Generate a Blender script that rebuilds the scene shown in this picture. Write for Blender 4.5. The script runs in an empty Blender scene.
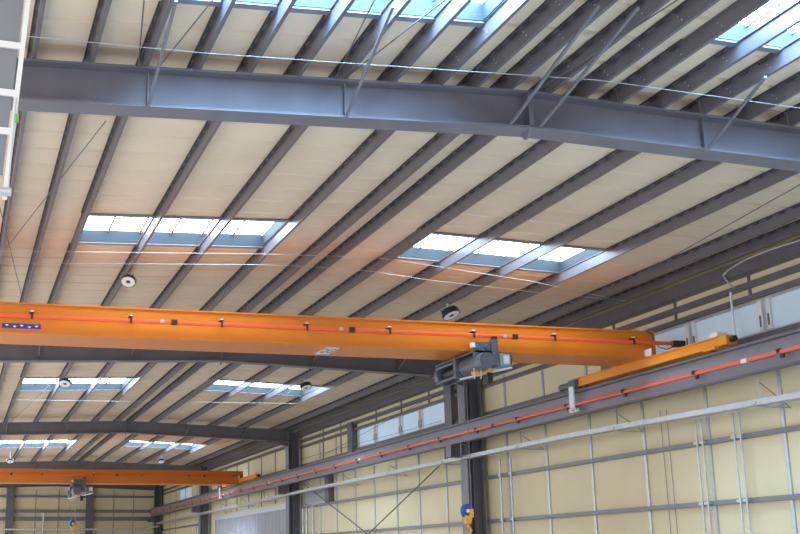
import bpy, bmesh, math, random
from mathutils import Vector, Matrix
random.seed(4)
sc = bpy.context.scene
COL = sc.collection
OZ = 1.7                       # camera height above the floor; every z below is measured from the camera

# ------------------------------------------------------------------ key dimensions (metres)
XR, SL = 11.033, 0.0352        # ridge line, roof slope
ZRB, RD = 8.62, 0.82           # rafter underside at the ridge, rafter depth
FY = [-9.7, 21.83, 53.30, 85.13, 117.77, 146.0]     # the frames along the hall
XW = 22.57                     # inner flange of the right-hand columns
WALL = 23.62
PH = 0.37                      # purlin height
PITCH = 1.22                   # deck seam pitch
def roofz(x): return ZRB + RD - SL * abs(x - XR)      # top of rafters
def deckz(x): return roofz(x) + PH

# ------------------------------------------------------------------ materials
def mat(name, col, rough=.5, metal=0., spec=.5, noise=0., nscale=3., emit=None, estr=0.):
    m = bpy.data.materials.new(name); m.use_nodes = True
    nt = m.node_tree; b = nt.nodes['Principled BSDF']
    b.inputs['Roughness'].default_value = rough; b.inputs['Metallic'].default_value = metal
    b.inputs['Specular IOR Level'].default_value = spec
    if noise:
        tc = nt.nodes.new('ShaderNodeTexCoord'); n = nt.nodes.new('ShaderNodeTexNoise')
        n.inputs['Scale'].default_value = nscale; n.inputs['Detail'].default_value = 4
        r = nt.nodes.new('ShaderNodeValToRGB')
        r.color_ramp.elements[0].position = .3; r.color_ramp.elements[1].position = .7
        r.color_ramp.elements[0].color = [c * (1 - noise) for c in col] + [1]
        r.color_ramp.elements[1].color = [min(1, c * (1 + noise)) for c in col] + [1]
        nt.links.new(tc.outputs['Object'], n.inputs['Vector']); nt.links.new(n.outputs['Fac'], r.inputs['Fac'])
        nt.links.new(r.outputs['Color'], b.inputs['Base Color'])
    else:
        b.inputs['Base Color'].default_value = (*col, 1)
    if emit:
        b.inputs['Emission Color'].default_value = (*emit, 1); b.inputs['Emission Strength'].default_value = estr
    return m
M = dict(
    steel=mat('grey_painted_steel', (.135, .128, .150), .42, 0, .6, .10, 1.5),
    purlin=mat('grey_primed_purlin', (.120, .108, .122), .40, 0, .55, .12, 2),
    steel_web_lit=mat('lit_light_grey_beam_paint', (.23, .23, .26), .38, 0, .6, .08, 1.5),  # pale beam grey, lightened further for the light falling on the web
    column=mat('lit_grey_column_paint', (.175, .175, .205), .42, 0, .6, .08, 1.5),  # column grey with the skylight's brightening put into the colour
    dark=mat('dark_rubber_closure', (.05, .047, .052), .8),
    deck=mat('cream_roof_deck', (.73, .585, .425), .55, 0, .3, .04, .6),
    wall=mat('cream_wall_panel', (.80, .71, .46), .55, 0, .3, .04, .5),
    galv=mat('galvanised_steel', (.52, .55, .58), .35, .55, .5, .10, 4),
    alu=mat('pale_aluminium', (.72, .74, .76), .4, .3, .5),
    girt=mat('grey_girt', (.20, .21, .24), .4, .2, .5, .08, 2),
    orange=mat('orange_crane_paint', (.66, .185, .008), .38, 0, .5, .03, 1),
    amber=mat('amber_crane_paint', (.82, .28, .014), .35, 0, .5, .03, 1),
    red=mat('red_conductor_rail', (.80, .115, .035), .45),
    black=mat('black_plastic', (.02, .02, .023), .5),
    hoist=mat('blue_grey_hoist_paint', (.10, .115, .145), .4, .1, .5, .15, 6),
    teal=mat('teal_grey_cabinet', (.22, .30, .32), .45),
    white=mat('white_plastic', (.75, .75, .75), .5),
    blue=mat('blue_plate', (.015, .045, .33), .4),
    sheave=mat('blue_sheave', (.02, .10, .42), .35),
    hook=mat('yellow_hook_block', (.80, .36, .03), .4),
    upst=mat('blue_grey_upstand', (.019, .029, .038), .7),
    floor=mat('concrete_floor', (.50, .47, .43), .5, 0, .4, .08, .4),
    panel=mat('grey_panel', (.20, .215, .24), .45, 0, .5, .05, 2),
    door=mat('pale_grey_door', (.42, .44, .49), .65, 0, .5, .05, .6),
    cable=mat('pale_wire', (.50, .50, .50), .4, .2),
    rod=mat('dark_steel_rod', (.13, .12, .125), .45, .3),
    green=mat('green_tag', (.15, .42, .06), .5),
    ring=mat('frosted_lamp_ring', (.75, .76, .80), .4, emit=(.9, .92, 1), estr=.08),
    hole=mat('dark_lamp_core', (.06, .065, .08), .4),
    lampcase=mat('black_blue_lamp_case', (.03, .045, .06), .35, .2),
)
def glazing(name, tint, e):
    m = mat(name, tint, .25, 0, .5, emit=tint, estr=e); return m
SKY_E = (42, 11, 12, 16)
for k_, e_ in enumerate(SKY_E): M['sky_pane%d' % k_] = glazing('backlit_skylight_sheet', (.37, .65, 1.0) if k_ == 0 else (.62, .81, 1.0), e_)
M['win_pane'] = glazing('backlit_window_sheet', (.46, .56, .64), .22)
M['win_pane_b'] = glazing('bright_window_sheet', (.46, .58, .68), .34)

# ------------------------------------------------------------------ mesh builder
class MB:
    def __init__(s): s.v = []; s.f = []; s.sm = []
    def add(s, vs, fs, smooth=False):
        o = len(s.v); s.v += [tuple(v) for v in vs]
        for f in fs: s.f.append([i + o for i in f]); s.sm.append(smooth)
        return s
    def box(s, x0, x1, y0, y1, z0, z1):
        return s.add([(x, y, z) for z in (z0, z1) for y in (y0, y1) for x in (x0, x1)],
                     [(0, 2, 3, 1), (4, 5, 7, 6), (0, 1, 5, 4), (2, 6, 7, 3), (0, 4, 6, 2), (1, 3, 7, 5)])
    def loft(s, A, B):                       # two matching outlines
        n = len(A)
        return s.add(list(A) + list(B), [tuple(range(n))[::-1], tuple(range(n, 2 * n))] +
                     [(i, (i + 1) % n, n + (i + 1) % n, n + i) for i in range(n)])
    def prof_y(s, prof, y0, y1):             # xz outline pushed along y
        return s.loft([(x, y0, z) for x, z in prof], [(x, y1, z) for x, z in prof])
    def prof_x(s, prof, x0, x1):             # yz outline pushed along x
        return s.loft([(x0, y, z) for y, z in prof], [(x1, y, z) for y, z in prof])
    def tube(s, a, b, r, n=10, r2=None, smooth=True):
        a, b = Vector(a), Vector(b); d = (b - a).normalized(); r2 = r if r2 is None else r2
        u = d.cross(Vector((0, 0, 1)) if abs(d.z) < .9 else Vector((1, 0, 0))).normalized(); w = d.cross(u)
        P = [(math.cos(t), math.sin(t)) for t in [2 * math.pi * i / n for i in range(n)]]
        A = [a + (u * c + w * q) * r for c, q in P]; B = [b + (u * c + w * q) * r2 for c, q in P]
        s.add(A + B, [(i, (i + 1) % n, n + (i + 1) % n, n + i) for i in range(n)], smooth)
        s.add(A, [tuple(range(n))[::-1]]); s.add(B, [tuple(range(n))]); return s
    def path(s, pts, r, n=8):
        for a, b in zip(pts, pts[1:]): s.tube(a, b, r, n)
        return s
    def bar(s, a, b, w, h, up=(0, 0, 1)):    # rectangular bar from a to b
        a, b = Vector(a), Vector(b); d = (b - a).normalized(); up = Vector(up)
        if abs(d.dot(up)) > .95: up = Vector((0, 1, 0))
        u = d.cross(up).normalized() * w / 2; q = u.cross(d).normalized() * h / 2
        return s.loft([a - u - q, a + u - q, a + u + q, a - u + q], [b - u - q, b + u - q, b + u + q, b - u + q])
    def lathe(s, c, ax, prof, n=28, smooth=True):   # prof: (radius, offset along axis)
        c = Vector(c); ax = Vector(ax).normalized()
        u = ax.cross(Vector((1, 0, 0)) if abs(ax.x) < .9 else Vector((0, 1, 0))).normalized(); w = ax.cross(u)
        vs = []
        for r, h in prof:
            for i in range(n):
                t = 2 * math.pi * i / n; vs.append(c + ax * h + (u * math.cos(t) + w * math.sin(t)) * r)
        fs = [(j * n + i, j * n + (i + 1) % n, (j + 1) * n + (i + 1) % n, (j + 1) * n + i) for j in range(len(prof) - 1) for i in range(n)]
        return s.add(vs, fs, smooth)
    def build(s, name, m, parent=None, bevel=0):
        off = Vector(parent['_o']) if parent is not None else s.base()
        me = bpy.data.meshes.new(name)
        me.from_pydata([tuple(Vector(v) - off) for v in s.v], [], s.f); me.materials.append(M[m] if isinstance(m, str) else m)
        bm = bmesh.new(); bm.from_mesh(me); bmesh.ops.recalc_face_normals(bm, faces=bm.faces); bm.to_mesh(me); bm.free()
        for p, q in zip(me.polygons, s.sm): p.use_smooth = q
        if any(s.sm): me.set_sharp_from_angle(angle=math.radians(42))
        o = bpy.data.objects.new(name, me); COL.objects.link(o)
        if parent is not None:
            o.parent = parent; o['_o'] = tuple(parent['_o'])
        else: o.location = off; o['_o'] = tuple(off)
        if bevel:
            b = o.modifiers.new('bevel', 'BEVEL'); b.width = bevel; b.segments = 2; b.limit_method = 'ANGLE'
        return o
    def base(s):
        xs, ys, zs = zip(*s.v)
        return Vector(((min(xs) + max(xs)) / 2, (min(ys) + max(ys)) / 2, min(zs)))

def tag(o, label, cat, group=None):
    o['label'] = label; o['category'] = cat
    if group: o['group'] = group
    return o
def thing(name, loc, label, cat, group=None):
    o = bpy.data.objects.new(name, None); COL.objects.link(o); o.location = loc; o['_o'] = tuple(loc); o.empty_display_size = .2
    return tag(o, label, cat, group)
def struct(o): o['kind'] = 'structure'; return o
ORD = ['first', 'second', 'third', 'fourth', 'fifth', 'sixth', 'seventh', 'eighth', 'ninth', 'tenth', 'eleventh', 'twelfth',
       'thirteenth', 'fourteenth', 'fifteenth', 'sixteenth', 'seventeenth', 'eighteenth', 'nineteenth', 'twentieth']
BAY = ['in front of the nearest rafter', 'between the nearest and second rafters', 'between the second and third rafters',
       'between the third and fourth rafters', 'behind the fourth rafter']

# ------------------------------------------------------------------ floor, roof deck, walls
struct(MB().box(-2, 24.6, -9.7, 147, -OZ - .2, -OZ).build('floor', 'floor'))

# skylight openings: (x0, x1, y0, y1)
LX, RX = (3.10, 8.98), (13.30, 19.50)
SKY = [(*LX, 14.6, 19.4), (*RX, 14.6, 18.95), (*LX, 33.7, 36.75), (*RX, 33.9, 36.95),
       (*LX, 66.2, 71.0), (*RX, 65.9, 70.0), (*LX, 101.6, 108.0), (*RX, 101.2, 106.0)]
def deck():
    m = MB()
    xs = sorted({-1.0, XR, 24.5} | {v for k in SKY for v in k[:2]})
    ys = [FY[0]]; y = FY[0]; prof = []
    while y < FY[5]:
        prof += [(y, 0), (y + PITCH - .16, 0), (y + PITCH - .11, .055), (y + PITCH - .05, .055)]; y += PITCH
    prof.append((FY[5] + .5, 0))
    def zat(t):
        for (a, za), (b, zb) in zip(prof, prof[1:]):
            if a <= t <= b: return za + (zb - za) * (t - a) / max(b - a, 1e-6)
        return 0
    prof = sorted(prof + [(t, zat(t)) for k in SKY for t in k[2:]])
    idx = {}
    def vid(x, i):
        if (x, i) not in idx: idx[(x, i)] = len(m.v); m.v.append((x, prof[i][0], deckz(x) + prof[i][1]))
        return idx[(x, i)]
    for xa, xb in zip(xs, xs[1:]):
        for i in range(len(prof) - 1):
            c = ((xa + xb) / 2, (prof[i][0] + prof[i + 1][0]) / 2)
            if prof[i + 1][0] - prof[i][0] < 1e-5 or any(k[0] < c[0] < k[1] and k[2] < c[1] < k[3] for k in SKY): continue
            m.f.append([vid(xa, i), vid(xb, i), vid(xb, i + 1), vid(xa, i + 1)]); m.sm.append(False)
    o = m.build('ceiling', 'deck')
    z = sum(p.normal.z for p in o.data.polygons)
    sm = o.modifiers.new('thick', 'SOLIDIFY'); sm.thickness = .1; sm.offset = 1 if z > 0 else -1
    return struct(o)
deck()

WIN = [('window_1', 27.0, 38.4, 6.64, 7.72, 3), ('window_2', 57.6, 71.9, 6.66, 7.86, 4), ('window_3', 127.3, 134.5, 6.25, 7.66, 2)]
DOOR = (86.4, 114.8, 4.10)
MUL = [(27.0, 31.75, 35.75, 38.4), (57.6, 61.2, 64.3, 68.6, 71.9), (127.3, 131, 134.5)]
def wall_right():
    m = MB()                                  # a panel wall with window and door openings
    ys = sorted({12.0, 146.3} | {v for w in WIN for v in w[1:3]} | {DOOR[0], DOOR[1]})
    for a, b in zip(ys, ys[1:]):
        c = (a + b) / 2; segs = [(-OZ, 9.6)]
        for w in WIN:
            if w[1] < c < w[2]: segs = [(-OZ, w[3]), (w[4], 9.6)]
        if DOOR[0] < c < DOOR[1]: segs = [(DOOR[2], 9.6)]
        for z0, z1 in segs: m.box(WALL, WALL + .16, a, b, z0, z1)
    return struct(m.build('wall_right', 'wall'))
wall_right()
struct(MB().box(-2, WALL + .16, 146.3, 146.46, -OZ, 9.9).build('wall_back', 'wall'))

for wi, (nm, y0, y1, z0, z1, n) in enumerate(WIN):
    t = bpy.data.objects.new(nm, None); COL.objects.link(t); t.location = (WALL, (y0 + y1) / 2, z0); t['_o'] = tuple(t.location); struct(t)
    fr = MB(); fw = .07
    fr.box(WALL - .05, WALL + .12, y0, y1, z0, z0 + fw); fr.box(WALL - .05, WALL + .12, y0, y1, z1 - fw, z1)
    for k in range(n + 1):
        yy = MUL[wi][k]; a = max(y0, yy - .1); b = min(y1, yy + .1); fr.box(WALL - .04, WALL + .11, a, b, z0, z1)
    fr.build('window_frame', 'galv', t)
    for k in range(n):
        a = MUL[wi][k] + .1; b = MUL[wi][k + 1] - .1
        MB().box(WALL + .02, WALL + .05, a, b, z0 + fw, z1 - fw).build('window_pane', 'win_pane' if wi == 0 else 'win_pane_b', t)
    MB().box(WALL - .14, WALL + .02, y0 - .1, y1 + .1, z0 - .06, z0).build('window_sill', 'steel', t)
    if wi < 2:
        for k in ((1, 2) if wi == 0 else (1, 2, 3)):            # white opener arms with dark slots, at the mullions
            yy = MUL[wi][k]
            wht = MB(); slot = MB()
            for sgn in (-1, 1):
                c = yy + sgn * .2
                wht.box(WALL - .08, WALL - .045, c - .1, c + .1, z0 + .08, z1 - .05)
                slot.box(WALL - .10, WALL - .075, c - .035, c + .035, z0 + .2, z0 + .55)
            a = wht.build('window_opener', 'alu' if wi else 'white', t); slot.build('slot', 'steel', a)

# sectional door between the far columns
d = bpy.data.objects.new('door_1', None); COL.objects.link(d); d.location = (WALL, 100, -OZ); d['_o'] = tuple(d.location); struct(d)
dm = MB(); y = DOOR[0]; pr = []
while y < DOOR[1] - .01:
    pr += [(y, WALL + .04), (y + .55, WALL + .04), (y + .7, WALL - .02), (y + .95, WALL - .02)]; y += 1.1
pr = [(min(a, DOOR[1]), b) for a, b in pr]
for (a, xa), (b, xb) in zip(pr, pr[1:]):
    if b > a: dm.add([(xa, a, -OZ), (xb, b, -OZ), (xb, b, DOOR[2] - .35), (xa, a, DOOR[2] - .35),
                      (WALL + .12, a, -OZ), (WALL + .12, b, -OZ), (WALL + .12, b, DOOR[2] - .35), (WALL + .12, a, DOOR[2] - .35)],
                     [(0, 1, 2, 3), (4, 7, 6, 5), (3, 2, 6, 7), (0, 4, 5, 1)])
dm.build('door_panel', 'door', d)
MB().box(WALL - .12, WALL + .1, DOOR[0], DOOR[1], DOOR[2] - .35, DOOR[2] + .05).build('door_header', 'alu', d)
jm = MB(); jm.box(WALL - .1, WALL + .1, DOOR[0] - .12, DOOR[0], -OZ, DOOR[2] + .05); jm.box(WALL - .1, WALL + .1, DOOR[1], DOOR[1] + .12, -OZ, DOOR[2] + .05)
jm.build('door_jamb', 'galv', d)

# ------------------------------------------------------------------ rafters
RNAME = ['nearest grey steel roof rafter across the top of the picture, with struts on it',
         'second grey steel roof rafter, just behind and below the near orange girder',
         'third grey steel roof rafter, ending on the middle visible column',
         'fourth grey steel roof rafter, just above the far orange girder',
         'last grey steel rafter on the back wall, behind the far orange girder']
def rafter(i):
    y = FY[i]; yc = y + {1: .2, 2: -.3, 3: -.25}.get(i, 0); dz = -.12 if i == 4 else 0
    t = thing('roof_rafter', (XR, yc, ZRB), RNAME[i - 1], 'rafter', 'gable rafters across the hall')
    fb = .30 if i == 1 else .26; tf = .045; xa, xb = -1.0, XW + .35
    def slope(m, dz0, dz1, y0, y1):
        for u, v in ((xa, XR), (XR, xb)):
            zu, zv = ZRB + dz - SL * abs(u - XR), ZRB + dz - SL * abs(v - XR)
            m.loft([(u, y0, zu + dz0), (u, y1, zu + dz0), (u, y1, zu + dz1), (u, y0, zu + dz1)],
                   [(v, y0, zv + dz0), (v, y1, zv + dz0), (v, y1, zv + dz1), (v, y0, zv + dz1)])
        return m
    slope(MB(), tf, RD - tf, yc - .02, yc + .02).build('web', 'steel', t)
    slope(MB(), 0, tf, yc - fb, yc + fb).build('bottom_flange', 'steel', t)
    slope(MB(), RD - tf, RD, yc - fb, yc + fb).build('top_flange', 'steel', t)
    MB().box(XR - .05, XR + .05, yc - fb, yc + fb, ZRB + .02, ZRB + RD - .02).build('apex_plate', 'steel', t)
    MB().loft([(XR - .02, yc - .26, ZRB), (XR - .02, yc + .2, ZRB), (XR - .02, yc + .05, ZRB - .16), (XR - .02, yc - .12, ZRB - .16)],
              [(XR + .02, yc - .26, ZRB), (XR + .02, yc + .2, ZRB), (XR + .02, yc + .05, ZRB - .16), (XR + .02, yc - .12, ZRB - .16)]).build('apex_gusset', 'steel', t)
    for xs in (3.1, 7.05, 15.2, 19.3):
        z0 = ZRB - SL * abs(xs - XR)
        MB().box(xs - .012, xs + .012, yc - .14, yc + .14, z0 + tf, z0 + RD - tf).build('stiffener', 'steel', t)
    if i < 5:                                   # haunch where it meets the column
        z0 = ZRB - SL * (XW - XR)
        MB().loft([(XW - 1.7, yc - .02, z0 + SL * 1.7), (XW, yc - .02, z0), (XW, yc - .02, z0 - .35)],
                  [(XW - 1.7, yc + .02, z0 + SL * 1.7), (XW, yc + .02, z0), (XW, yc + .02, z0 - .35)]).build('haunch', 'steel', t)
    return t
for i in range(1, 6): rafter(i)

# ------------------------------------------------------------------ purlins
PX = {-7: .98, -6: 2.05, -5: 3.08, -4: 5.11, -3: 7.06, -2: 9.10, -1: 10.66, 1: 11.54, 2: 13.18, 3: 15.19, 4: 17.39, 5: 19.56, 6: 22.03, 7: 23.05}
def purlin(x, b, side, n, near=False):
    y0, y1 = max(FY[b], -9.7) + .02, FY[b + 1] - .02
    if b == 0: y0 = 2.0
    if b == 0 and x not in PX.values(): y1 += .95
    z = roofz(x) + .004; t = .022; zt = deckz(x) - .012
    o = MB()
    zz = z + PH - .02
    # zed section: bottom flange to the right, top flange to the left, web at x - .12
    w = x - .075
    prof = [(w, z), (x, z), (x, z + .05), (x - .02, z + .05), (x - .02, z + t), (w + t, z + t), (w + t, zz), (w - .04, zz), (w - .04, zz - t), (w, zz - t)]
    o.prof_y(prof, y0, y1)
    ob = o.build('roof_purlin', 'purlin')
    lab = 'grey roof purlin, %s %s of the ridge, %s' % (ORD[n], side, BAY[b])
    tag(ob, lab, 'purlin', 'roof purlins under the deck')
    def strip(a0, a1):                          # scalloped filler between purlin and deck, one tooth per rib
        lo, hi, q = [], [], PITCH / 2
        n = max(1, int((a1 - a0) / q))
        for j in range(n):
            u = a0 + j * q
            lo += [(u, zz - .012), (u + .16 * q / .61, zz - .012), (u + .24 * q / .61, zz - .075), (u + .44 * q / .61, zz - .075), (u + .52 * q / .61, zz - .012)]
        lo.append((a1, zz - .012))
        MB().prof_x(lo + [(a1, zz + .008), (a0, zz + .008)], w - .075, w - .041).build('rib_closure', 'dark', ob)
    a0 = max(y0, 11.0); cut = sorted(k for k in ((q[2] - .25, q[3] + .25) for q in SKY if q[0] - .3 < x < q[1] + .3))
    for c0, c1 in cut:
        if y0 < c0 and c1 < y1 + 3: strip(a0, min(c0, y1)); a0 = c1
    if a0 < y1: strip(a0, y1)
    if b == 0 and x > 9:
        yy = 15.2; src = None
        while yy < 21.4:
            for dz in (.11, .22):
                if src is None: src = MB().tube((w - .012, yy + dz, z + dz), (w, yy + dz, z + dz), .014, 6).build('bolt', 'galv', ob); p0 = Vector((0, yy + dz, z + dz))
                else:
                    c = src.copy(); COL.objects.link(c); c.parent = ob; c.location = Vector((0, yy + dz, z + dz)) - p0
            yy += 1.35
    return ob
for b in range(5):
    L = sorted([x for k, x in PX.items() if k < 0], reverse=True); R = sorted(x for k, x in PX.items() if k > 0)
    if b == 0:
        L = sorted(L + [4.10, 6.10, 8.10, 9.9], reverse=True); R = sorted(R + [12.35, 14.2, 16.3, 18.5, 20.8])
    for n, x in enumerate(L): purlin(x, b, 'left', n)
    for n, x in enumerate(R): purlin(x, b, 'right', n)
# eaves beams along the right wall
for b in range(5):
    y0, y1 = max(FY[b], 10) + .3, FY[b + 1] - .3
    o = MB(); z = 8.55
    o.prof_y([(WALL - .42, z), (WALL - .02, z), (WALL - .02, z + .03), (WALL - .36, z + .03), (WALL - .36, z + .40), (WALL - .02, z + .40), (WALL - .02, z + .43), (WALL - .42, z + .43)], y0, y1)
    tag(o.build('eaves_beam', 'purlin'), 'dark grey eaves beam along the top of the right wall, ' + BAY[b], 'beam', 'eaves beams on the right wall')

# ------------------------------------------------------------------ skylights
SN = ['left roof skylight at the top edge, in front of the nearest rafter', 'right roof skylight in the upper right corner, in front of the nearest rafter',
      'left bright roof skylight between nearest rafter and orange girder', 'right bright roof skylight between nearest rafter and orange girder',
      'left roof skylight between the second and third rafters', 'right roof skylight between the second and third rafters',
      'far left small roof skylight between the third and fourth rafters', 'far right small roof skylight between the third and fourth rafters']
for k, (x0, x1, y0, y1) in enumerate(SKY):
    t = thing('roof_skylight', ((x0 + x1) / 2, (y0 + y1) / 2, deckz((x0 + x1) / 2)), SN[k], 'skylight', 'roof skylights')
    H = .36
    def zz(x, h): return deckz(x) + h
    cb = MB()
    for a, b in ((y0 - .07, y0 + .015), (y1 - .02, y1 + .07)):
        cb.loft([(x0 - .07, a, zz(x0, -.015)), (x0 - .07, b, zz(x0, -.015)), (x0 - .07, b, zz(x0, H)), (x0 - .07, a, zz(x0, H))],
                [(x1 + .07, a, zz(x1, -.015)), (x1 + .07, b, zz(x1, -.015)), (x1 + .07, b, zz(x1, H)), (x1 + .07, a, zz(x1, H))])
    for a, b in ((x0 - .07, x0 + .015), (x1 - .015, x1 + .07)):
        zm = zz((a + b) / 2, 0); cb.box(a, b, y0, y1, zm - .015, zm + H)
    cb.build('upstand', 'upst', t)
    for a, b in ((y0 - .20, y0), (y1, y1 + .20)):        # dark flashing at the two ends of the opening
        MB().loft([(x0 - .1, a, zz(x0, -.05)), (x0 - .1, b, zz(x0, -.05)), (x0 - .1, b, zz(x0, -.016)), (x0 - .1, a, zz(x0, -.016))],
                  [(x1 + .1, a, zz(x1, -.05)), (x1 + .1, b, zz(x1, -.05)), (x1 + .1, b, zz(x1, -.016)), (x1 + .1, a, zz(x1, -.016))]).build('flashing', 'girt', t)
    n = 6; gb = MB()
    for j in range(n + 1):
        x = x0 + (x1 - x0) * j / n; w = .035
        gb.box(x - w, x + w, y0, y1, zz(x, H - .05), zz(x, H + .04))
    ym = y1 - (y1 - y0) * .02
    gb.build('glazing_bar', 'alu', t)
    for j in range(n):
        a = x0 + (x1 - x0) * j / n; b = x0 + (x1 - x0) * (j + 1) / n
        MB().loft([(a, y0, zz(a, H)), (a, y1, zz(a, H)), (a, y1, zz(a, H + .03)), (a, y0, zz(a, H + .03))],
                  [(b, y0, zz(b, H)), (b, y1, zz(b, H)), (b, y1, zz(b, H + .03)), (b, y0, zz(b, H + .03))]).build('skylight_pane', 'sky_pane%d' % (k // 2), t)

# ------------------------------------------------------------------ struts, rods and wires under the roof
def strut(a, b, label, r=.055, name='fly_brace', m='steel', cat='brace', group='diagonal struts from the rafters to the purlins'):
    a, b = Vector(a), Vector(b); d = (b - a).normalized()
    o = MB().bar(a, b, r, r * .9)
    ob = o.build(name, m)
    tag(ob, label, cat, group); return ob
FB = [((3.09, 21.75, 8.36), (3.08, 18.7, 9.10), 'leftmost slanting strut on the nearest rafter'),
      ((7.02, 21.75, 8.50), (6.75, 18.2, 9.20), 'slanting strut on the left half of the nearest rafter, above the skylight'),
      ((10.56, 21.75, 8.66), (10.25, 17.4, 9.28), 'slanting strut just left of the apex of the nearest rafter'),
      ((11.22, 21.75, 8.66), (10.98, 17.35, 9.30), 'slanting strut just right of the apex of the nearest rafter'),
      ((15.19, 21.75, 8.53), (14.76, 19.1, 9.07), 'rightmost slanting strut on the nearest rafter')]
for a, b, l in FB: strut(a, b, 'grey steel ' + l)
for i in (2, 3, 4):
    for x, w in ((3.1, 'far left'), (7.05, 'left'), (15.2, 'right'), (19.3, 'far right')):
        z = ZRB - SL * abs(x - XR)
        strut((x, FY[i] - .2, z + .06), (x - .1, FY[i] - 3.0, roofz(x) + .02), 'thin grey strut on the %s part of the %s rafter' % (w, ORD[i - 1]), .05)
RODS = [((2.57, 18.9), (2.88, 21.72), 'upright thin dark rod left of the leftmost strut, above the nearest rafter'),
        ((3.75, 18.3), (3.27, 21.72), 'slanting thin dark rod right of the leftmost strut, above the nearest rafter'),
        ((6.30, 17.2), (6.80, 21.72), 'thin dark rod under the skylight at the top edge'),
        ((7.70, 17.4), (6.98, 21.72), 'thin pale rod slanting right below the top edge skylight'),
        ((11.68, 16.6), (11.15, 21.72), 'thin dark rod right of the apex struts'),
        ((2.63, 24.9), (1.0, 36.6), 'thin dark rod slanting across the left purlins'),
        ((.55, 30.4), (1.8, 42.6), 'thin dark rod at the left edge above the orange girder'),
        ((19.77, 22.35), (21.95, 39.6), 'thin dark rod near the right eaves under the nearest rafter'),
        ((1.2, 75.0), (3.0, 84.8), 'thin dark rod under the deck left of the third rafter'),
        ((5.0, 59.0), (3.3, 84.6), 'thin dark rod crossing under the left second bay skylight'),
        ((17.4, 62.0), (19.2, 84.6), 'thin dark rod under the right second bay deck')]
for (xa, ya), (xb, yb), l in RODS:
    dz_ = .045 if 'left edge' in l else 0
    tag(MB().tube((xa, ya, roofz(xa) - .012 - dz_), (xb, yb, roofz(xb) - .012 - dz_), .014, 6).build('bracing_rod', 'rod'), l, 'rod', 'bracing rods under the roof')
WIRES = [([(-.5, 20.6, 9.0), (.71, 20.54, 9.0), (3.84, 20.5, 9.0), (7.6, 20.22, 9.0), (11.6, 19.9, 9.0), (16.4, 20.25, 9.0), (21.0, 20.6, 9.0)], 'thin white wire strung in front of the nearest rafter'),
         ([(-.5, 36.6, 9.0), (.86, 36.4, 9.0), (8.46, 34.96, 9.0), (11.85, 34.55, 9.0), (12.96, 34.8, 9.0), (18.1, 36.47, 9.0), (22.64, 38.57, 9.0), (23.6, 39.4, 9.02)], 'upper of the two thin white wires above the orange girder'),
         ([(-.5, 38.2, 9.0), (.92, 37.95, 9.0), (8.78, 36.3, 9.0), (10.2, 36.2, 9.0), (12.45, 36.35, 9.0), (14.75, 37.1, 9.0), (18.8, 38.0, 9.0), (23.6, 38.7, 8.995)], 'lower of the two thin white wires above the orange girder'),
         ([(-.5, 70.9, 8.9), (9.3, 69.9, 8.9), (18.1, 69.0, 8.9), (23.0, 70.2, 9.0)], 'thin white wire under the second pair of skylights')]
for pts, l in WIRES:
    tag(MB().path(pts, .007, 6).build('steel_wire', 'cable'), l, 'wire', 'wires strung across the hall')

# ------------------------------------------------------------------ columns
CN = {1: 'grey steel column at the right edge under the nearest rafter', 2: 'tall grey steel column at centre right with the hook hanging before it',
      3: 'middle grey steel column, beside the pale grey door', 4: 'small grey steel column on the far side of the pale door', 5: 'dark grey corner column where the right wall meets the back wall'}
for i in range(1, 6):
    y = FY[i]; x0, x1 = XW, XW + .82; b = .42; tf = .05
    t = thing('steel_column', ((x0 + x1) / 2, y, -OZ), CN[i], 'column', 'columns along the right wall')
    zt = roofz(XW) - .1
    MB().box(x0, x0 + tf, y - b, y + b, -OZ, zt).build('inner_flange', 'column', t)
    MB().box(x1 - tf, x1, y - b, y + b, -OZ, zt).build('outer_flange', 'column', t)
    MB().box(x0 + tf, x1 - tf, y - .03, y + .03, -OZ, zt).build('web', 'column', t)
    MB().box(x0 + .3, x0 + .34, y - b + .05, y - .03, -OZ, zt - 1).build('stiffener', 'column', t)
    # corbel carrying the runway beam
    c = MB(); c.box(x0 - .72, x0, y - .3, y + .3, 5.08, 5.13); c.box(x0 - .72, x0, y - .03, y + .03, 4.62, 5.08)
    c.box(x0 - .72, x0, y - .3, y + .3, 4.58, 4.62); c.box(x0 - .74, x0 - .70, y - .3, y + .3, 4.58, 5.13)
    c.build('corbel', 'column', t)
BC = [(6.1, 'left'), (15.08, 'right'), (-1.0, 'outer')]
for x, w in BC[:2]:
    t = thing('steel_column', (x, 146, -OZ), 'grey steel post on the back wall, %s of the far hook' % w, 'column', 'posts on the back wall')
    MB().box(x - .4, x + .4, 145.6, 145.65, -OZ, 8.4).build('inner_flange', 'steel', t)
    MB().box(x - .03, x + .03, 145.65, 146.05, -OZ, 8.4).build('web', 'steel', t)
    MB().box(x - .4, x + .4, 146.05, 146.1, -OZ, 8.4).build('outer_flange', 'steel', t)

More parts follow.
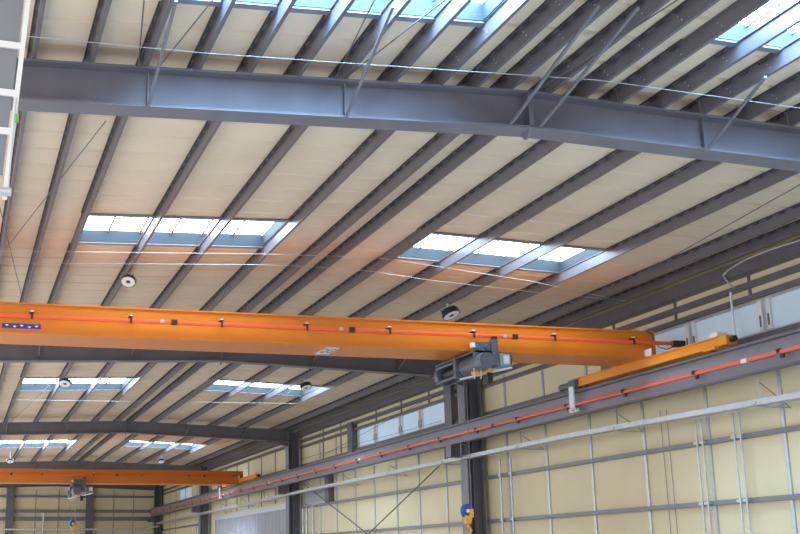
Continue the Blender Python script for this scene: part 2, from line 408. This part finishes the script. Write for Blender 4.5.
# ------------------------------------------------------------------ girts, studs and posts on the walls
def girt(y0, y1, z, h, label, x=23.395, m='girt'):
    o = MB().prof_y([(x, z - h / 2), (WALL - .005, z - h / 2), (WALL - .005, z - h / 2 + .03), (x + .03, z - h / 2 + .03), (x + .03, z + h / 2 - .03), (WALL - .005, z + h / 2 - .03), (WALL - .005, z + h / 2), (x, z + h / 2)], y0, y1)
    return tag(o.build('wall_girt', m), label, 'girt', 'horizontal girts on the right wall')
LEV = [(3.64, .14, 'below the cable tray'), (1.70, .14, 'at the bottom of the picture'), (-.25, .2, 'low on the wall')]
UP = [(8.22, .17, 'upper dark', 'under the eaves'), (7.82, .14, 'dark', 'along the tops of the high windows'), (6.52, .14, 'dark', 'just above the runway beam')]
for b in range(5):
    y0, y1 = max(12.1, FY[b] + .5), FY[b + 1] - .5
    for z, h, w in LEV[:2]:
        if b == 3: continue
        girt(y0, y1, z, h, 'horizontal grey wall girt %s, %s' % (w, BAY[b]))
    for k, (z, h, w, v) in enumerate(UP):
        if b == 3 and k == 1: continue
        girt(y0, y1, z if not (b == 4) else z - .1, h, '%s wall girt %s, %s' % (w, v, BAY[b]), m='purlin')
SY = [27.5, 31.45, 35.3, 39.25, 43.15, 46.9, 50.7, 58.0, 61.8, 65.3, 69.1, 72.7, 76.6, 80.3, 120.0, 124.5, 137, 141]
for k, y in enumerate(SY):
    hw = .075 if y < 45 else .085
    z1 = 6.4 if y < 39 else 8.1
    if 57 < y < 72.5: z1 = 6.4
    tag(MB().box(WALL - .05, WALL - .004, y - hw, y + hw, -OZ, z1).build('wall_stud', 'galv'),
        'bright galvanised upright strip on the cream wall, %s from the right' % ORD[k], 'stud', 'upright strips on the right wall')
for k, y in enumerate((28.3, 32.4, 36.6, 40.8)):
    tag(MB().box(WALL - .04, WALL - .004, y - .06, y + .06, 7.9, 8.75).build('wall_strip', 'purlin'),
        'short dark upright strip under the right eaves, %s from the right' % ORD[k], 'strip', 'short strips above the high windows')
for k, y in enumerate((60, 64.2, 68.5, 75.5, 79.5)):
    tag(MB().box(WALL - .04, WALL - .004, y - .08, y + .08, 7.9 if k < 3 else 6.6, 8.6).build('wall_strip', 'purlin'),
        'thin dark upright strip above the second window bay, %s from the right' % ORD[k], 'strip', 'thin strips around the second window')
for k, y in enumerate((88, 92.5, 97, 101.5, 106, 110.5)):
    tag(MB().box(WALL - .04, WALL - .004, y - .10, y + .10, 4.25, 8.2).build('wall_strip', 'girt'),
        'thin upright seam strip above the pale door, %s from the right' % ORD[k], 'strip', 'seam strips above the pale door')
for y, z0, z1, w in ((72.6, 6.3, 8.3, 'left of the second high window'), (56.6, 6.3, 8.4, 'right of the second high window'), (77.7, 3.7, 5.6, 'under the runway beam beside the grey wall hatch'), (40.9, 6.2, 7.6, 'left of the nearest high window')):
    o = MB(); o.box(WALL - .38, WALL - .02, y - .45, y - .4, z0, z1); o.box(WALL - .38, WALL - .34, y - .4, y + .4, z0, z1); o.box(WALL - .38, WALL - .02, y + .4, y + .45, z0, z1)
    tag(o.build('wall_post', 'steel'), 'short dark steel post ' + w, 'post', 'short posts on the right wall')
h = thing('wall_hatch', (WALL, 81.2, 3.85), 'small grey framed hatch on the wall beside the middle column', 'hatch')
MB().box(WALL - .06, WALL - .02, 78.4, 83.9, 3.9, 4.75).build('hatch_panel', 'door', h)
hm = MB(); hm.box(WALL - .09, WALL - .004, 78.2, 84.1, 4.75, 4.85); hm.box(WALL - .09, WALL - .004, 78.2, 84.1, 3.8, 3.9); hm.box(WALL - .09, WALL - .004, 78.2, 78.4, 3.9, 4.75); hm.box(WALL - .09, WALL - .004, 83.9, 84.1, 3.9, 4.75)
hm.build('hatch_frame', 'galv', h)
for (a, b, l) in (((23.1, 54.6, 5.35), (23.1, 71.2, .9), 'dark diagonal brace on the wall left of the centre right column'),
                  ((23.0, 84.0, 5.6), (23.0, 66.6, .9), 'dark diagonal brace on the wall right of the middle column')):
    tag(MB().tube(a, b, .035, 8).build('wall_brace', 'rod'), l, 'brace', 'crossed braces on the right wall')
for (a, b, l) in (((23.1, 57.2, 6.7), (23.1, 84.2, 6.9), 'thin level rod across the second high window'), ((23.15, 56.5, 8.2), (23.15, 80.0, 6.6), 'thin slanting rod across the second high window')):
    tag(MB().tube(a, b, .013, 6).build('wall_rod', 'rod'), l, 'rod', 'thin rods on the right wall')
# conduits on the wall
for k, (y, r, z1) in enumerate(((33.23, .036, 4.38), (33.55, .036, 4.38), (35.28, .036, 4.38), (35.60, .036, 4.38), (49.9, .05, 4.35), (51.0, .05, 4.35), (81.2, .08, 3.55), (82.8, .08, 3.55), (83.7, .08, 3.55))):
    o = MB().tube((23.33, y, -OZ), (23.33, y, z1), r, 10)
    for zc in (3.64, 1.70): o.box(23.26, 23.395, y - .12, y + .12, zc - .04, zc + .04)
    tag(o.build('conduit_pipe', 'galv'), 'galvanised conduit pipe on the right wall, %s from the right' % ORD[k], 'pipe', 'conduit pipes down the right wall')
o = MB().path([(23.155, 28.6, 8.86), (23.155, 30.7, 8.94), (23.155, 31.9, 8.92), (23.155, 32.8, 8.80), (23.155, 33.05, 8.70), (23.155, 32.9, 8.47), (23.37, 32.9, 8.27)], .03, 8)
tag(o.build('looped_cable', 'cable'), 'pale cable curving round under the right eaves', 'cable')
o = MB().tube((23.35, 33.05, 6.58), (23.35, 33.05, 8.15), .04, 8)
tag(o.build('conduit_pipe', 'alu'), 'white upright conduit in front of the nearest high window', 'pipe')
for k, y in enumerate((37.55, 37.95)):  # thin tubes standing in for a pair of shadow lines on the wall
    tag(MB().tube((23.57, y, -OZ), (23.57, y + .1, 5.0), .011, 6).build('shadow_line', 'girt'), 'thin dark upright shadow line on the wall, %s of a close pair' % ('right' if k == 0 else 'left'), 'cable', 'thin shadow lines on the wall')

# back wall girts and strips
for z, h, w in ((7.45, .22, 'top'), (5.80, .32, 'upper'), (4.95, .45, 'thick middle'), (2.9, .3, 'lowest')):
    for a, b, v in ((-1.5, 5.6, 'left'), (6.6, 14.6, 'middle'), (15.6, 22.5, 'right')):
        tag(MB().box(a, b, 146.0, 146.28, z - h / 2, z + h / 2).build('wall_girt', 'girt'), '%s horizontal girt in the %s panel of the back wall' % (w, v), 'girt', 'girts on the back wall')
for k, x in enumerate((9.0, 11.6, 17.9, 20.2)):
    tag(MB().box(x - .03, x + .03, 146.24, 146.29, -OZ, 8.2).build('wall_strip', 'girt'), 'thin upright seam strip on the back wall, %s from the left' % ORD[k], 'strip', 'seam strips on the back wall')
tag(MB().tube((9.9, 145.9, -OZ), (9.9, 145.9, 5.6), .08, 8).build('conduit_pipe', 'alu'), 'pale upright pipe on the back wall left of the far hook post', 'pipe')

# ------------------------------------------------------------------ crane runway on the right
yA, yB = 12.0, 145.8
t = thing('runway_beam', (22.25, (yA + yB) / 2, 5.18), 'long grey crane runway beam along the right wall under the orange girders', 'beam')
MB().box(22.235, 22.265, yA, yB, 5.22, 6.0).build('web', 'steel_web_lit', t)
MB().box(22.08, 22.42, yA, yB, 5.18, 5.22).build('bottom_flange', 'steel', t)
MB().box(22.06, 22.44, yA, yB, 6.0, 6.05).build('top_flange', 'steel', t)
MB().box(22.22, 22.28, yA, yB, 6.05, 6.12).build('crane_rail', 'girt', t)
zc = 5.56; xc = 22.02
t = thing('conductor_rail', (xc, (yA + yB) / 2, zc), 'long red conductor rail running along the grey runway beam', 'rail')
MB().prof_y([(xc - .04, zc - .055), (xc + .04, zc - .055), (xc + .05, zc), (xc + .04, zc + .055), (xc - .04, zc + .055), (xc - .05, zc)], yA, yB).build('rail', 'red', t)
y = 29.2; k = 0
while y < 140:
    o = MB(); o.box(xc - .065, xc + .065, y - .07, y + .07, zc + .05, zc + .09); o.box(xc - .065, xc - .045, y - .07, y + .07, zc - .03, zc + .09)
    o.box(xc + .045, 22.235, y - .04, y + .04, zc - .02, zc + .09); o.box(xc - .02, xc + .05, y - .16, y - .02, zc - .17, zc - .06)
    o.build('rail_clamp', 'black', t); y += 4.33 if k % 2 else 4.2; k += 1
for y in (30.8, 48.6, 66.9, 88, 104): MB().box(xc - .06, xc + .06, y - .13, y + .13, zc - .06, zc + .06).build('joint_sleeve', 'white' if y != 48.6 else 'black', t)

# ------------------------------------------------------------------ cable tray with hangers
tx, tz = 22.60, 4.36
def trz(y): return 4.28 + .20 * min(1, max(0, (y - 29) / 14)) - .25 * max(0, (y - 80) / 65)
t = thing('cable_tray', (tx, 80, tz), 'long bright galvanised cable tray slung below the runway beam on the right wall', 'tray')
ys = [14, 20, 29, 36, 43, 60, 80, 100, 118, 132, 143.0]
o = MB()
for a, b in zip(ys, ys[1:]):
    za, zb = trz(a), trz(b); w = .20; hh = .17; q = .012
    def sec(y, z):
        return [(tx - w, y, z), (tx + w, y, z), (tx + w, y, z + hh), (tx + w - q, y, z + hh), (tx + w - q, y, z + q), (tx - w + q, y, z + q), (tx - w + q, y, z + hh), (tx - w, y, z + hh)]
    o.loft(sec(a, za), sec(b, zb))
o.build('tray', 'galv', t)
for k, y in enumerate((31.1, 39.3, 47.2, 55.6, 63.6, 72, 80, 92, 100, 108)):
    z = trz(y)
    h = MB(); h.tube((tx, y, z + .1), (tx, y, 5.18), .022 if k else .03, 6)
    h.build('hanger_rod', 'galv' if k in (0, 4) else 'girt', t)
    h = MB(); h.box(tx - .1, WALL - .004, y - .03, y + .03, z - .05, z - .005); h.box(tx - .26, tx + .26, y - .1, y + .1, z + .02, z + .1)
    h.build('support_arm', 'galv', t)
    h = MB().tube((tx + .05, y, 5.0), (WALL - .02, y, z - .02), .014, 6); h.build('stay_rod', 'girt', t)
t = thing('cable_tray', (8, 145.7, 3.65), 'far galvanised cable tray along the back wall', 'tray')
MB().box(-1.5, 21.6, 145.2, 145.597, 3.66, 3.84).build('tray', 'galv', t)
MB().loft([(21.6, 145.2, 3.66), (21.6, 145.58, 3.66), (21.6, 145.58, 3.84), (21.6, 145.2, 3.84)], [(22.4, 143, 3.99), (22.8, 143, 3.99), (22.8, 143, 4.12), (22.4, 143, 4.12)]).build('tray_bend', 'galv', t)

# ------------------------------------------------------------------ high bay lamps
LAMPS = [((5.075, 39.35, 8.96), (-.22, -.62, -1), 'round high bay lamp above the left part of the near orange girder'),
         ((17.35, 41.6, 8.84), (.30, -.38, -1), 'round high bay lamp just above the near orange girder, right of its middle'),
         ((5.075, 63.2, 8.9), (-.2, -.5, -1), 'round high bay lamp in front of the left second bay skylight'),
         ((17.35, 61.5, 8.82), (.2, -.4, -1), 'round high bay lamp beside the right second bay skylight'),
         ((4.4, 109, 8.5), (0, -.5, -1), 'tiny far round high bay lamp above the left of the far girder'),
         ((17.35, 108.6, 8.62), (0, -.5, -1), 'tiny far round high bay lamp above the right of the far girder')]
for k, (p, ax, l) in enumerate(LAMPS):
    p = Vector(p); a = Vector(ax).normalized(); s = 1.0 if k < 2 else (1.2 if k < 4 else 1.05)
    if k == 0: s = .95
    if k == 1: s = 1.3
    t = thing('high_bay_lamp', p, 'black ' + l, 'lamp', 'high bay lamps')
    R = .265 * s
    MB().lathe(p, a, [(0, -.17 * s), (R * .55, -.17 * s), (R * .6, -.1 * s), (R * .92, -.08 * s), (R, -.02 * s), (R, .05 * s), (R * .96, .06 * s), (R * .9, .045 * s), (0, .045 * s)]).build('lamp_housing', 'lampcase', t)
    MB().lathe(p, a, [(R * .3, .048 * s), (R * .9, .048 * s), (R * .88, .058 * s), (R * .32, .058 * s), (R * .3, .048 * s)]).build('diffuser_ring', 'ring', t)
    MB().lathe(p, a, [(R * .3, .047 * s), (R * .28, .056 * s), (0, .056 * s)]).build('lamp_core', 'hole', t)
    fins = MB(); u = a.cross(Vector((0, 1, 0))).normalized(); v = a.cross(u)
    for j in range(12):
        c = math.cos(j * math.pi / 6); q = math.sin(j * math.pi / 6)
        fins.bar(p - a * .11 * s + (u * c + v * q) * R * .45, p - a * .11 * s + (u * c + v * q) * R * .86, .014, .09 * s, a)
    fins.build('cooling_fin', 'lampcase', t)
    br = MB(); top = p - a * .21 * s; zt = roofz(p.x) + (.02 if k != 4 else PH - .012)
    for sg in (-1, 1):
        br.bar(p + u * R * sg * 1.02 - a * .02, p + u * R * sg * 1.02 - a * .17 * s, .03, .05); br.bar(p + u * R * sg * 1.02 - a * .17 * s, top, .03, .05)
    br.build('yoke', 'galv', t)
    hook = MB().tube(top, (top.x, top.y, zt), .04 * s, 8); hook.build('suspension_rod', 'alu', t)

# ------------------------------------------------------------------ bridge cranes
def text_mesh(txt, size, loc, rot, m, parent, name):
    cu = bpy.data.curves.new(name, 'FONT'); cu.body = txt; cu.size = size; cu.extrude = .003; cu.align_x = 'CENTER'; cu.align_y = 'CENTER'
    tmp = bpy.data.objects.new(name, cu); COL.objects.link(tmp)
    bpy.context.view_layer.update()
    me = bpy.data.meshes.new_from_object(tmp.evaluated_get(bpy.context.evaluated_depsgraph_get()))
    bpy.data.objects.remove(tmp)
    me.materials.clear(); me.materials.append(M[m])
    o = bpy.data.objects.new(name, me); COL.objects.link(o); o.parent = parent
    o.location = Vector(loc) - Vector(parent['_o']); o.rotation_euler = rot; return o
def crane(yf, yb, zt, zb, xe, label, near):
    t = thing('bridge_crane', (11, (yf + yb) / 2, 6.12), label, 'crane', 'orange overhead bridge cranes')
    g = MB(); tp = .04; w0, w1 = yf + .05, yb - .05
    g.box(-1.0, xe, w0, w1, zb + .04, zt - .04)
    gd = g.build('girder', 'orange', t)
    fl = MB(); fl.box(-1.0, xe, yf, yb, zt - .04, zt); fl.box(-1.0, xe, yf, yb, zb, zb + .04)
    fl.build('flange', 'orange', t)
    MB().box(xe, xe + .03, yf, yb, zb + .02, zt).build('end_plate', 'orange', t)
    # red conductor rail along the girder front
    yr = yf - .16; zr = zt - .43
    MB().prof_x([(yr - .035, zr - .06), (yr + .035, zr - .06), (yr + .045, zr), (yr + .035, zr + .06), (yr - .035, zr + .06), (yr - .045, zr)], -1.0, xe + .75 if near else xe - .2).build('power_rail', 'red', t)
    xs = [1.86, 4.75, 7.51, 10.2, 12.91, 15.77, 18.62, 21.51] if near else [2.2, 6.4, 10.4, 14.2, 18.0, 21.6]
    for x in xs:
        b = MB(); b.box(x - .03, x + .03, yr - .06, yf + .05, zr + .06, zr + .10); b.box(x - .03, x + .03, yr - .07, yr - .046, zr - .09, zr + .12); b.box(x - .06, x + .06, yr - .04, yf + .05, zr + .10, zr + .13)
        b.build('rail_bracket', 'black', t)
        MB().box(x - .045, x + .045, yr - .05, yr + .05, zr + .131, zr + .17).build('bracket_cap', 'white', t)
    for x in ((6.05, 11.66, 17.2) if near else (4.1, 12.2, 19.2)):
        MB().box(x - .09, x + .09, yr - .09, yr + .06, zr - .075, zr + .075).build('joint_box', 'black', t)
        if near: MB().box(x - .42, x - .30, yr - .055, yr + .05, zr - .035, zr + .065).build('joint_clip', 'galv', t)
    if near:
        MB().box(xe + .60, xe + 1.02, yr - .10, yr + .10, zr - .11, zr + .10).build('feed_box', 'black', t)
        MB().path([(xe + .6, yr, zr - .1), (xe + .35, yr, zr - .2), (xe + .05, yr - .02, zr - .14), (xe - .1, yr, zr + .05)], .015, 6).build('feed_cable', 'black', t)
        MB().path([(xe - .25, yf - .02, zt - .02), (xe - .1, yf - .04, zt - .12), (xe - .06, yf - .05, zt - .3), (xe - .1, yr, zr + .1)], .018, 6).build('hose', 'black', t)
        pl = MB().box(1.03, 2.14, yf + .03, yf + .05, 6.655, 6.79).build('name_plate', 'blue', t)
        wm = MB()
        for j, (dx, dz) in enumerate(((.14, .09), (.36, .055), (.56, .085), (.78, .05), (.98, .08))):
            wm.box(1.03 + dx - .045, 1.03 + dx + .045, yf + .02, yf + .03, 6.655 + dz - .012, 6.655 + dz + .016); wm.box(1.03 + dx - .02, 1.03 + dx + .03, yf + .02, yf + .03, 6.655 + dz - .03, 6.655 + dz - .012)
        wm.build('plate_mark', 'white', pl)
        lg = MB().box(10.98, 11.42, yf + .35, yf + 1.65, zb - .012, zb - .001).build('logo_plate', 'white', t)
        tx_ = text_mesh('DG', .46, (11.20, yf + 1.0, zb - .014), (math.pi, 0, 0), 'sheave', lg, 'logo_letters')
        tx_.scale = (.62, 2.3, 1)
    # end carriage on the runway
    ya, yb_ = (32.1, 41.4) if near else (92.9, 105.5)
    ec = MB(); x0, x1 = 22.05, 22.47; z0, z1 = 6.20, 6.52
    ec.box(x0 + .06, x1 - .06, ya, yb_, z0 + .02, z1 - .03)
    ec.box(x0, x1, ya, yb_, z1 - .03, z1); ec.box(x0, x1, ya, yb_, z0, z0 + .03)
    e = ec.build('end_carriage', 'amber', t)
    MB().loft([(x0 + .03, yf - .9, z1), (x1, yf - .9, z1), (x1, yb + .6, z1), (x0 + .03, yb + .6, z1)], [(x0 + .03, yf, zb + .06), (x1, yf, zb + .06), (x1, yb, zb + .06), (x0 + .03, yb, zb + .06)]).build('seat_plate', 'amber', t)
    for yy in (ya + .6, yb_ - .6):
        MB().lathe((22.25, yy, 6.245), (1, 0, 0), [(0, -.07), (.12, -.07), (.12, -.05), (.10, -.045), (.10, .045), (.12, .05), (.12, .07), (0, .07)]).build('wheel', 'hoist', e)
    MB().box(x0 + .02, x1 - .02, ya - .42, ya - .02, z0 + .02, z1 - .02).build('buffer_bracket', 'amber', e)
    MB().tube((22.25, ya - .42, 6.36), (22.25, ya - .62, 6.36), .09, 14).build('buffer', 'black', e)
    MB().box(x0 - .02, x1 - .1, ya - .05, ya + .35, z1, z1 + .13).build('junction_box', 'white', e)
    MB().box(x0 - .09, x0 + .06, ya + .05, ya + .65, z0 - .07, z0 + .03).build('wheel_guard', 'amber', e)
    MB().tube((22.10, yb_ - .1, 6.32), (22.10, yb_ + 1.0, 6.32), .13, 16).build('drive_motor', 'hoist', e)
    MB().box(21.94, 22.30, yb_ - .35, yb_ + .15, 6.18, 6.46).build('gearbox', 'hoist', e)
    cb = MB(); cb.box(21.92, 21.97, yb_ - .25, yb_ + .1, 5.40, 6.22); cb.box(21.92, 22.05, yb_ - .35, yb_ + .2, 5.36, 5.42)
    c = cb.build('collector_arm', 'alu', t)
    cl = MB()
    for dy in (-.25, .15): cl.box(21.93, 22.02, yb_ + dy - .22, yb_ + dy + .02, 5.28, 5.34); cl.box(21.95, 22.0, yb_ + dy - .1, yb_ + dy - .04, 5.33, 5.42)
    cl.build('collector_shoe', 'white', c)
    MB().box(22.02, 22.06, yf - .35, yf + .35, 6.53, 6.76).build('white_box', 'white', t)
    return t
crane(36.15, 38.15, 7.417, 6.507, 22.40, 'large orange bridge crane girder across the middle of the picture', True)
crane(98.5, 100.6, 7.13, 6.08, 22.40, 'smaller far orange bridge crane girder at the lower left', False)

# ------------------------------------------------------------------ hoists
def hoist(cx, y0, y1, zc, s, label, zb, yf):
    """rope hoist with its axis across the girder, y0 the near end and y1 the far end"""
    t = thing('wire_rope_hoist', (cx, (y0 + y1) / 2, zc), label, 'hoist', 'rope hoists under the girders')
    L = y1 - y0; r = .30 * s
    MB().lathe((cx, 0, zc), (0, 1, 0), [(0, y0 + L * .10), (r * .86, y0 + L * .10), (r * .9, y0 + L * .18), (r * .9, y0 + L * .5), (r * 1.02, y0 + L * .5), (r * 1.02, y0 + L * .55), (0, y0 + L * .55)], 24).build('motor', 'hoist', t)
    fin = MB()
    for j in range(10):
        a = j * math.pi / 5 + .2; fin.bar((cx + math.cos(a) * r * .92, y0 + L * .2, zc + math.sin(a) * r * .92), (cx + math.cos(a) * r * .92, y0 + L * .5, zc + math.sin(a) * r * .92), .03 * s, .03 * s)
    fin.build('cooling_fin', 'hoist', t)
    MB().lathe((cx, 0, zc), (0, 1, 0), [(0, y0 + L * .57), (r * .62, y0 + L * .57)] + [(r * (.62 if j % 2 else .58), y0 + L * (.58 + .33 * j / 16)) for j in range(17)] + [(0, y0 + L * .92)], 24).build('rope_drum', 'black', t)
    fr = MB()
    for sx, sz in ((-1, 1), (1, 1), (-1, -1), (1, -1)): fr.tube((cx + sx * r * .8, y0 + L * .53, zc + sz * r * .8), (cx + sx * r * .8, y0 + L * .95, zc + sz * r * .8), .055 * s, 8)
    fr.build('tie_bar', 'hoist', t)
    MB().lathe((cx, 0, zc), (0, 1, 0), [(0, y0 + L * .90), (r * 1.1, y0 + L * .90), (r * 1.15, y0 + L * .92), (r * 1.15, y0 + L * .97), (r * .8, y0 + L * 1.0), (0, y0 + L * 1.0)], 24).build('gear_case', 'hoist', t)
    MB().box(cx - r * 1.1, cx + r * 1.1, y0 + L * .52, y0 + L * .57, zc - r * 1.1, zc + r * 1.25).build('end_shield', 'hoist', t)
    fy = yf - .20
    tr = MB(); tr.box(cx - .25 * s, cx + .5 * s, fy - .14, fy, zc - .05, zb + .24); tr.box(cx + .32 * s, cx + .5 * s, fy - .3, fy, zc - .1, zb + .32)
    tr.box(cx - .3 * s, cx + .42 * s, fy - .14, y1 - .2, zc + r * 1.02, zc + r * 1.2)
    tr.build('trolley_frame', 'hoist', t)
    for dx in (-.12, .18): MB().lathe((cx + dx * s, fy - .14, zb + .06), (0, 1, 0), [(0, -.06), (.08 * s, -.06), (.10 * s, 0), (0, 0)], 18).build('trolley_wheel', 'hoist', t)
    MB().box(cx - .36 * s, cx - .25 * s, fy - .2, fy - .02, zb + .05, zb + .2).build('limit_switch', 'white', t)
    MB().box(cx + .36 * s, cx + .50 * s, fy - .25, fy - .05, zb + .32, zb + .42).build('collector_head', 'black', t)
    c = MB().box(cx + .62 * s, cx + 1.0 * s, fy - .1, fy + .5, zc - .1, zc + .30).build('control_cabinet', 'teal', t, .02)
    MB().box(cx + .75 * s, cx + .95 * s, fy - .12, fy - .1, zc - .02, zc + .24).build('cabinet_door', 'alu', c)
    MB().path([(cx + .80 * s, fy - .13, zc + .34), (cx + .96 * s, fy - .14, zc + .32), (cx + 1.03 * s, fy - .14, zc + .15), (cx + 1.0 * s, fy - .13, zc - .05)], .016, 6).build('cable', 'black', t)
    MB().bar((cx - .50 * s, fy + .55, zc - .48 * s), (cx + .95 * s, fy - .30, zc - .17 * s), .12 * s, .05 * s).build('guide_rail', 'galv', t)
    MB().bar((cx - .2 * s, fy + .3, zc - .34 * s), (cx + .4 * s, fy, zc - .22 * s), .2 * s, .12 * s).build('rope_guide', 'hook', t)
    MB().box(cx + .12 * s, cx + .55 * s, y1 - 1.25 * s, y1 - .95 * s, zc - .16 * s, zc - .08 * s).build('rope_anchor', 'hoist', t)
    for dx in (-.28, -.05): MB().tube((cx + dx * s, fy - .1, zc - .55 * s), (cx + dx * s, fy - .1, zc - .2 * s), .02 * s, 8).build('limit_rod', 'galv', t)
    MB().box(cx + .22 * s, cx + .40 * s, fy, fy + .3, zc - .62 * s, zc - .28 * s).build('counterweight', 'black', t)
hoist(15.95, 35.0, 39.3, 6.10, 1.0, 'blue grey wire rope hoist under the near orange girder', 6.507, 36.15)
hoist(9.15, 97.6, 102.0, 5.48, 1.25, 'small far blue grey rope hoist under the far girder', 6.08, 98.5)

# ------------------------------------------------------------------ hook blocks
def hookblock(x, y, z, s, ztop, dx, label):
    t = thing('hook_block', (x, y, z), label, 'hook', 'hook blocks on the ropes')
    MB().lathe((x - .02, y, z + .50 * s), (.35, -1, 0), [(.09 * s, -.05), (.19 * s, -.05), (.215 * s, -.07), (.215 * s, .07), (.19 * s, .05), (.09 * s, .05), (.09 * s, -.05)], 26).build('sheave', 'sheave', t)
    MB().tube((x - .02, y + .09, z + .50 * s), (x - .02, y - .1, z + .50 * s), .06 * s, 12).build('sheave_pin', 'alu', t)
    o = MB(); o.loft([(x - .13 * s, y - .11, z + .36 * s), (x + .13 * s, y - .11, z + .36 * s), (x + .13 * s, y + .11, z + .36 * s), (x - .13 * s, y + .11, z + .36 * s)],
                     [(x - .10 * s, y - .09, z + .12 * s), (x + .08 * s, y - .09, z + .12 * s), (x + .08 * s, y + .09, z + .12 * s), (x - .10 * s, y + .09, z + .12 * s)])
    o.box(x + .02 * s, x + .16 * s, y - .12, y - .07, z + .30 * s, z + .55 * s)
    o.build('block_body', 'hook', t)
    h = MB(); pts = [(x, y, z + .12 * s), (x, y, z + .02 * s)]
    for j in range(10):
        a = math.radians(90 - j * 28); pts.append((x + .10 * s * math.cos(a), y, z - .09 * s + .10 * s * math.sin(a)))
    h.path(pts, .035 * s, 10); h.build('hook', 'hook', t)
    MB().tube((x - dx, y, z + .45 * s), (x - dx, y, ztop), .014 if s < 1.1 else .02, 8).build('rope', 'girt', t)
    MB().tube((x + dx, y, z + .45 * s), (x + dx, y, ztop), .014 if s < 1.1 else .02, 8).build('rope', 'girt', t)
hookblock(16.24, 38.2, 1.03, 1.06, 5.85, .15, 'blue and yellow hook block hanging in front of the centre right column')
hookblock(9.165, 100.8, 2.4, 1.28, 5.12, .16, 'tiny far blue hook block hanging at the bottom left')

# ------------------------------------------------------------------ framed panel at the left edge
t = thing('framed_panel', (.05, 12, 3.5), 'white framed grey panel with cross bars hanging at the upper left edge', 'panel')
fr = MB()
fr.bar((.30, 12, 3.5), (.66, 12, 9.6), .05, .07)
fr.build('side_rail', 'white', t)
fr = MB().bar((-.60, 12, 3.5), (-.24, 12, 9.6), .05, .07); fr.build('side_rail', 'white', t)
zs = [3.72, 4.02, 4.20, 4.61, 5.13, 5.75, 6.4]
zs = [4.20, 4.61, 5.13, 5.75, 6.4, 7.0]
for z in zs:
    xr = .30 + .36 * (z - 3.5) / 6.1
    MB().bar((xr - .9, 12, z + .03), (xr, 12, z), .06, .07).build('cross_bar', 'white', t)
MB().loft([(-.56, 12.0, 3.75), (.27, 12.0, 3.75), (.27, 12.03, 3.75), (-.56, 12.03, 3.75)], [(-.22, 12.0, 9.5), (.62, 12.0, 9.5), (.62, 12.03, 9.5), (-.22, 12.03, 9.5)]).build('panel', 'panel', t)
MB().tube((-.65, 11.95, 3.56), (.36, 11.95, 3.56), .045, 12).build('bottom_tube', 'galv', t)
MB().tube((.36, 11.94, 4.55), (.33, 11.94, 3.56), .008, 6).build('cord', 'cable', t)
MB().box(.365, .395, 11.92, 11.96, 4.29, 4.38).build('green_tag', 'green', t)

# ------------------------------------------------------------------ light
w = bpy.data.worlds.new('sky'); sc.world = w; w.use_nodes = True
bg = w.node_tree.nodes['Background']; bg.inputs[0].default_value = (.97, .97, 1.0, 1); bg.inputs[1].default_value = 1.35
def area(name, loc, rot, sx, sy, e, col):
    l = bpy.data.lights.new(name, 'AREA'); l.shape = 'RECTANGLE'; l.size = sx; l.size_y = sy; l.energy = e; l.color = col
    o = bpy.data.objects.new(name, l); COL.objects.link(o); o.location = loc; o.rotation_euler = rot; return o

# ------------------------------------------------------------------ camera
cam = bpy.data.cameras.new('camera'); co = bpy.data.objects.new('camera', cam); COL.objects.link(co)
f, cx, cy = 1226.098, 298.861, 239.849
yw, pt, rl = (math.radians(a) for a in (15.4822, 14.6993, -.4802))
fw = Vector((math.sin(yw) * math.cos(pt), math.cos(yw) * math.cos(pt), math.sin(pt)))
rt = Vector((math.cos(yw), -math.sin(yw), 0)); up = rt.cross(fw)
rt, up = rt * math.cos(rl) + up * math.sin(rl), up * math.cos(rl) - rt * math.sin(rl)
co.matrix_world = Matrix(((rt.x, up.x, -fw.x, 0), (rt.y, up.y, -fw.y, 0), (rt.z, up.z, -fw.z, 0), (0, 0, 0, 1)))
cam.sensor_fit = 'HORIZONTAL'; cam.sensor_width = 36; cam.lens = f * 36 / 800
cam.shift_x = (400 - cx) / 800; cam.shift_y = (cy - 267) / 800
cam.clip_start = .1; cam.clip_end = 500
sc.camera = co

for o in list(COL.objects):
    if o.parent is None: o.location.z += OZ
    if '_o' in o: del o['_o']
vs = sc.view_settings; vs.view_transform = 'Standard'; vs.look = 'None'; vs.exposure = .38; vs.gamma = 1; vs.use_curve_mapping = False
